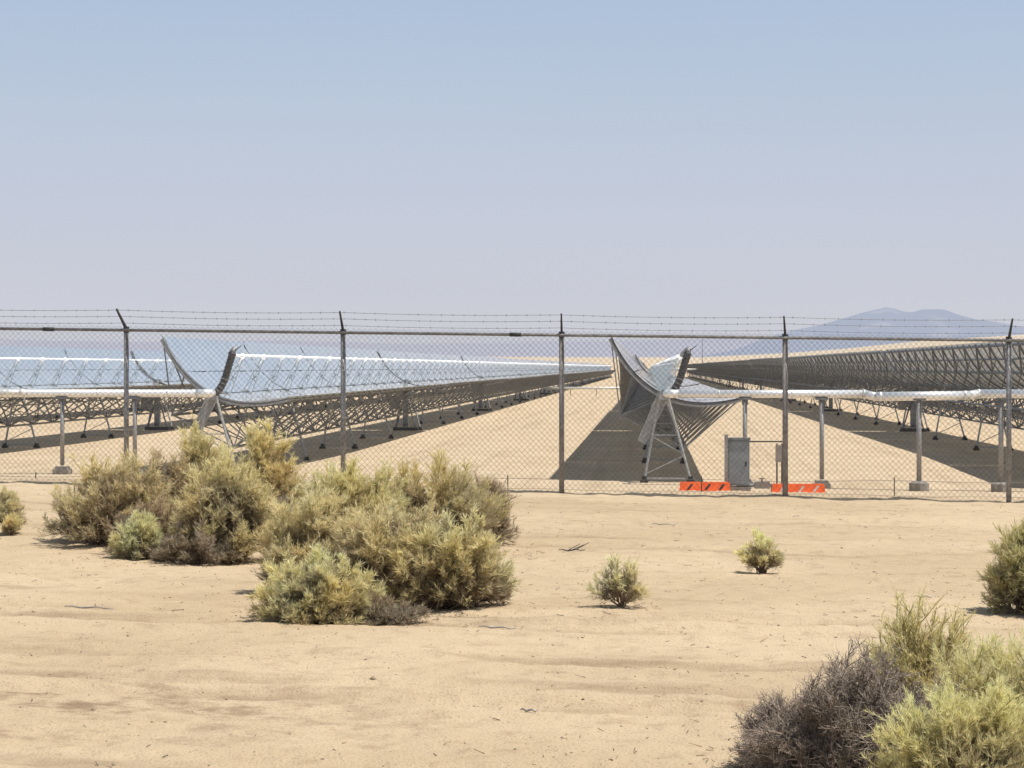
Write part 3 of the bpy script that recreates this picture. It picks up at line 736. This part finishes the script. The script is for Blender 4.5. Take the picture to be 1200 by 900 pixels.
    if kind == 'dead':
        i3 = np.repeat(np.arange(len(A2)), 3); qq = g.uniform(.3, 1, len(i3))[:, None]; A3 = A2[i3] * (1 - qq) + B2[i3] * qq
        B3 = A3 + unit(d2[i3] + g.normal(size=A3.shape) * .7) * (l2[i3] * g.uniform(.3, .7, len(i3)))[:, None]
        SA.append(A3); SB.append(B3); RA.append(np.full(len(A3), r0 * .16)); RB.append(np.full(len(A3), r0 * .08))
    A_, B_, ra, rb = map(np.concatenate, (SA, SB, RA, RB))
    V, Q = prisms(A_, B_, ra, rb)
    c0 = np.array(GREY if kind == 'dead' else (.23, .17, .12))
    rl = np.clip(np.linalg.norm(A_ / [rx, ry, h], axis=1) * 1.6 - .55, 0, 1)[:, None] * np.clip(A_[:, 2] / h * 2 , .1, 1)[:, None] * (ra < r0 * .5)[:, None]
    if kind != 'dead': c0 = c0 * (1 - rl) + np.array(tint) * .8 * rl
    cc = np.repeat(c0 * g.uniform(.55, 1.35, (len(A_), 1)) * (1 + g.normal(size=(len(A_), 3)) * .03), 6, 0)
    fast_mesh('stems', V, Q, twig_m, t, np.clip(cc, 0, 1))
    if kind == 'dead': return t
    # leaf blades on twiglets
    nl = int((10 if not vase else 6) * dens); i3 = np.repeat(np.arange(len(A2)), nl); qq = g.uniform(0, 1.05, len(i3))[:, None]
    C = A2[i3] * (1 - qq) + B2[i3] * qq
    rel = np.clip(np.linalg.norm(C / [rx, ry, h], axis=1), 0, 1.2); hz = C[:, 2] / h
    keep = g.uniform(size=len(C)) < np.clip((rel - .25) * 2.2, .05, 1) * np.clip(.35 + hz * 2.2, 0, 1)
    C = C[keep]; i3 = i3[keep]; rel = rel[keep]; hz = hz[keep]
    ld = unit(d2[i3] + g.normal(size=C.shape) * .42 + [0, 0, .18]); ll = g.uniform(.022, .062, len(C)) * blade; lw = (ll * g.uniform(.026, .045, len(C)) + .0006) * (blade if blade < 1 else 1)
    sd = unit(np.cross(ld, g.normal(size=C.shape)))
    M = C + ld * (ll * .5)[:, None]; T = C + ld * ll[:, None]
    V = np.stack([C, M + sd * lw[:, None], T, M - sd * lw[:, None]], 1).reshape(-1, 3); Q = np.arange(len(V)).reshape(-1, 4)
    # colour: patchy, browner inside and low down
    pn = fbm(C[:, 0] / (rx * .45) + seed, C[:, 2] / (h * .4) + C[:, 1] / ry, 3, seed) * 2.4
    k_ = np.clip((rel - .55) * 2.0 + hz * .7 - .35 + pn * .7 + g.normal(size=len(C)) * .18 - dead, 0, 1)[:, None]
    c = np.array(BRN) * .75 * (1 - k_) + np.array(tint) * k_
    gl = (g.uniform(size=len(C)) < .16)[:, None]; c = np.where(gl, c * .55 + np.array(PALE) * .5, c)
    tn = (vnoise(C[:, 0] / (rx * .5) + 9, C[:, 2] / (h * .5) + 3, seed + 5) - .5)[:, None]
    c = c * (1 + tn * np.array([.16, .05, -.10])) * (g.uniform(.8, 1.25, (len(C), 1)) * (.82 + .42 * np.clip(hz, 0, 1)[:, None]))  # last factor paints light from above: brighter tops, dimmer foot
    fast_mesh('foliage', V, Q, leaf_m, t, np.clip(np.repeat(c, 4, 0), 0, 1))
    return t
LG = 'shrubs of the left thicket'; CG = 'shrubs of the middle thicket'; SG = 'small lone shrubs on the open sand'
shrub(132, 638, 150, 98, 'broad olive brown shrub at the left end of the left thicket', GREEN, seed=1, dens=1.1, dead=.12, group=LG)
shrub(180, 648, 110, 62, 'low brown twiggy shrub in the middle of the left thicket', BRN, seed=21, dens=.9, dead=.45, group=LG)
shrub(184, 618, 120, 92, 'brownish shrub at the back of the left thicket', (0.601, 0.485, 0.278), seed=2, dens=1.0, dead=.25, group=LG)
shrub(262, 654, 128, 132, 'tall yellow green rounded shrub at the front of the left thicket', YEL, seed=3, dens=1.25, group=LG)
shrub(234, 612, 66, 108, 'narrow pale shrub poking up behind the left thicket', YEL, seed=4, dens=1.1, group=LG)
shrub(313, 622, 76, 124, 'tallest straw yellow shrub at the right end of the left thicket', YEL, seed=5, dens=1.2, dead=.05, group=LG)
shrub(318, 634, 66, 62, 'dry brown shrub in the gap between the two thickets', BRN, seed=25, dens=.8, dead=.5, group=LG)
shrub(162, 652, 50, 50, 'little fresh green shrub in front of the left thicket', (.68, .65, .40), seed=6, dens=1.3, group=LG)
shrub(232, 657, 110, 44, 'grey brown dry shrub hugging the sand under the left thicket', (.40, .34, .28), seed=41, dens=.7, dead=.5, group=LG)
shrub(440, 728, 120, 30, 'brown dead ground-hugging shrub at the foot of the middle thicket', (.40, .30, .20), seed=42, dens=.6, dead=.6, group=CG)
shrub(408, 655, 150, 124, 'pale green shrub at the back left of the middle thicket', (0.690, 0.643, 0.348), seed=7, dens=1.2, group=CG)
shrub(506, 645, 170, 104, 'olive shrub at the back right of the middle thicket', (0.672, 0.576, 0.313), seed=8, dens=1.15, dead=.08, group=CG)
shrub(572, 636, 66, 76, 'dry twiggy shrub at the right end of the middle thicket', BRN, seed=9, dens=.7, dead=.4, group=CG)
shrub(362, 696, 124, 110, 'rounded green shrub at the left flank of the middle thicket', GREEN, seed=10, dens=1.2, group=CG)
shrub(460, 704, 175, 120, 'broad green domed shrub in the centre of the middle thicket', GREEN, seed=12, dens=1.25, group=CG)
shrub(530, 710, 150, 112, 'domed shrub at the front right of the middle thicket with dark base', (0.72, 0.66, 0.385), seed=11, dens=1.2, dead=.06, group=CG)
shrub(372, 727, 140, 84, 'low bright green shrub in front of the middle thicket', (0.73, 0.67, 0.38), seed=13, dens=1.35, group=CG)
shrub(727, 716, 60, 62, 'small vase-shaped grey green shrub on open sand', (0.78, 0.74, 0.46), 'vase', seed=14, dens=1.2, group=SG)
shrub(893, 672, 50, 46, 'small round yellow green shrub nearer the fence', (0.80, 0.76, 0.45), 'vase', seed=15, dens=1.5, group=SG)
shrub(2, 614, 52, 42, 'small olive shrub cut by the left edge', GREEN, seed=16, dens=1.1, dead=.1, group=SG)
shrub(14, 627, 20, 28, 'tiny straw shrub in front of the left edge shrub', YEL, 'vase', seed=17, dens=1.0, group=SG)
shrub(1212, 718, 92, 108, 'dense green shrub cut by the right edge', (0.531, 0.502, 0.278), seed=18, dens=1.3, group=SG)
BG = 'shrubs of the near right thicket'
shrub(1026, 935, 180, 192, 'tall dead grey shrub of bare twigs beside the near green shrubs', GREY, 'dead', seed=31, dens=1.0, group=BG, low=.4)
shrub(962, 930, 150, 165, 'middle dead grey shrub of bare twigs at the lower right', GREY, 'dead', seed=37, dens=1.1, group=BG, low=.4)
shrub(908, 912, 96, 104, 'smallest dead twiggy shrub at the left end of the near thicket', GREY, 'dead', seed=36, dens=.9, group=BG, low=.4)
shrub(1082, 885, 120, 188, 'upright olive shrub rising behind the dead grey ones', (0.694, 0.627, 0.336), seed=32, dens=1.5, group=BG, blade=.62)
shrub(1162, 930, 170, 190, 'pale green shrub near the right edge of the near thicket', (0.744, 0.685, 0.383), seed=33, dens=2.0, group=BG, blade=.62)
shrub(1130, 985, 210, 185, 'nearest pale green shrub at the bottom right corner', (0.760, 0.719, 0.401), seed=34, dens=2.2, group=BG, blade=.62)
shrub(1260, 960, 180, 230, 'pale green shrub beyond the bottom right corner', (0.744, 0.685, 0.383), seed=35, dens=1.6, group=BG, blade=.62)
# ------------------------------------------------------------------ litter
def stick(px, py, Lpx, ang, label, fork=False):
    x, y, z, d = ground_pt(px, py); L = Lpx * d / FP
    t = thing('dry_stick', (x, y, z), label, 'stick', 'dry sticks lying on the sand')
    dx, dy = math.cos(ang) * L / 2, math.sin(ang) * L / 2
    pts = []
    for i in range(7):
        q = i / 3 - 1; xx, yy = dx * q, dy * q; pts.append((xx, yy, float(zg(x + xx, y + yy)) - z + .012 + .006 * math.sin(i * 2.1)))
    mb = MB(); mb.path(pts, [.003, .005, .006, .006, .005, .004, .002], 6); mb.build('shaft', dark if fork else brown_post, t, True)
    if fork:
        mb = MB()
        for a, b_ in ((2, .09), (4, .07), (3, -.08)):
            p = pts[a]; mb.bar(p, (p[0] + .12, p[1] + b_, p[2] + .06), .005, .003)
        mb.build('fork', dark, t)
stick(620, 839, 24, -.5, 'short dark stick lying on the open foreground sand')
stick(670, 646, 32, .2, 'forked dead stick on the sand right of the middle thicket', True)
stick(583, 738, 44, .1, 'long thin stick below the middle thicket')
stick(1082, 702, 22, .05, 'dark stick above the near right thicket')
stick(104, 711, 60, -.1, 'long pale stick on the sand below the left thicket')
stick(778, 613, 30, .1, 'thin stick just in front of the fence right of the brown post')
# fine litter and pebbles: uncountable
n = 1700
dd = 8 + 20 * R.uniform(size=n) ** .8; pxx = R.uniform(-150, 1350, n); tt = (pxx - 600) / FP; lx = tt * dd
X = lx * ca - dd * sa; Y = lx * sa + dd * ca; keep = (Y < 27.6) & (vnoise(X * .8, Y * 1.6, 3) + .35 * R.uniform(size=n) > .52); X = X[keep]; Y = Y[keep]
for (cpx, cpy, w_, m_) in ((200, 655, 130, 150), (450, 722, 150, 220), (580, 650, 60, 90), (950, 880, 120, 200), (727, 716, 40, 30)):
    gx, gy, gz, gd = ground_pt(cpx, cpy); X = np.concatenate([X, gx + R.normal(size=m_) * w_ * gd / FP * .6]); Y = np.concatenate([Y, gy + R.normal(size=m_) * .32])
Z = zg(X, Y)
n = len(X); a = R.uniform(0, math.pi, n); L = R.gamma(1.4, .0075, n) + .002; dx = np.cos(a) * L; dy = np.sin(a) * L * .7
A = np.stack([X - dx, Y - dy, zg(X - dx, Y - dy) + .004], 1); B = np.stack([X + dx, Y + dy, zg(X + dx, Y + dy) + .004 + R.uniform(0, .012, n)], 1)
V, Q = prisms(A, B, R.uniform(.0015, .004, n), R.uniform(.001, .003, n))
cc = np.repeat(np.array((.22, .165, .115)) * R.uniform(.6, 2.4, (n, 1)), 6, 0)
tag(fast_mesh('ground_litter', V, Q, twig_m, None, np.clip(cc, 0, 1)), 'scattered bits of dry twig on the sand', 'litter', kind='stuff')
n = 3000
dd = 7.5 + 20 * R.uniform(size=n) ** .9; pxx = R.uniform(-150, 1350, n); tt = (pxx - 600) / FP; lx = tt * dd
X = lx * ca - dd * sa; Y = lx * sa + dd * ca; keep = Y < 27.7; X = X[keep]; Y = Y[keep]; n = len(X); Z = zg(X, Y)
r = R.gamma(2, .0022, n) + .0015; O = np.array([[1, 0, 0], [0, 1, 0], [-1, 0, 0], [0, -1, 0], [0, 0, .8], [0, 0, -.6]])
V = (np.stack([X, Y, Z], 1)[:, None] + O[None] * r[:, None, None] * R.uniform(.6, 1.4, (n, 6, 1))).reshape(-1, 3)
T_ = np.array([[0, 1, 4], [1, 2, 4], [2, 3, 4], [3, 0, 4], [1, 0, 5], [2, 1, 5], [3, 2, 5], [0, 3, 5]]); Q = (np.arange(n)[:, None, None] * 6 + T_[None]).reshape(-1, 3)
cc = np.repeat(np.array((.40, .31, .21)) * R.uniform(.45, 1.5, (n, 1)), 6, 0)
tag(fast_mesh('pebbles', V, Q, twig_m, None, np.clip(cc, 0, 1)), 'fine gravel and crumbs of earth on the sand', 'gravel', kind='stuff')
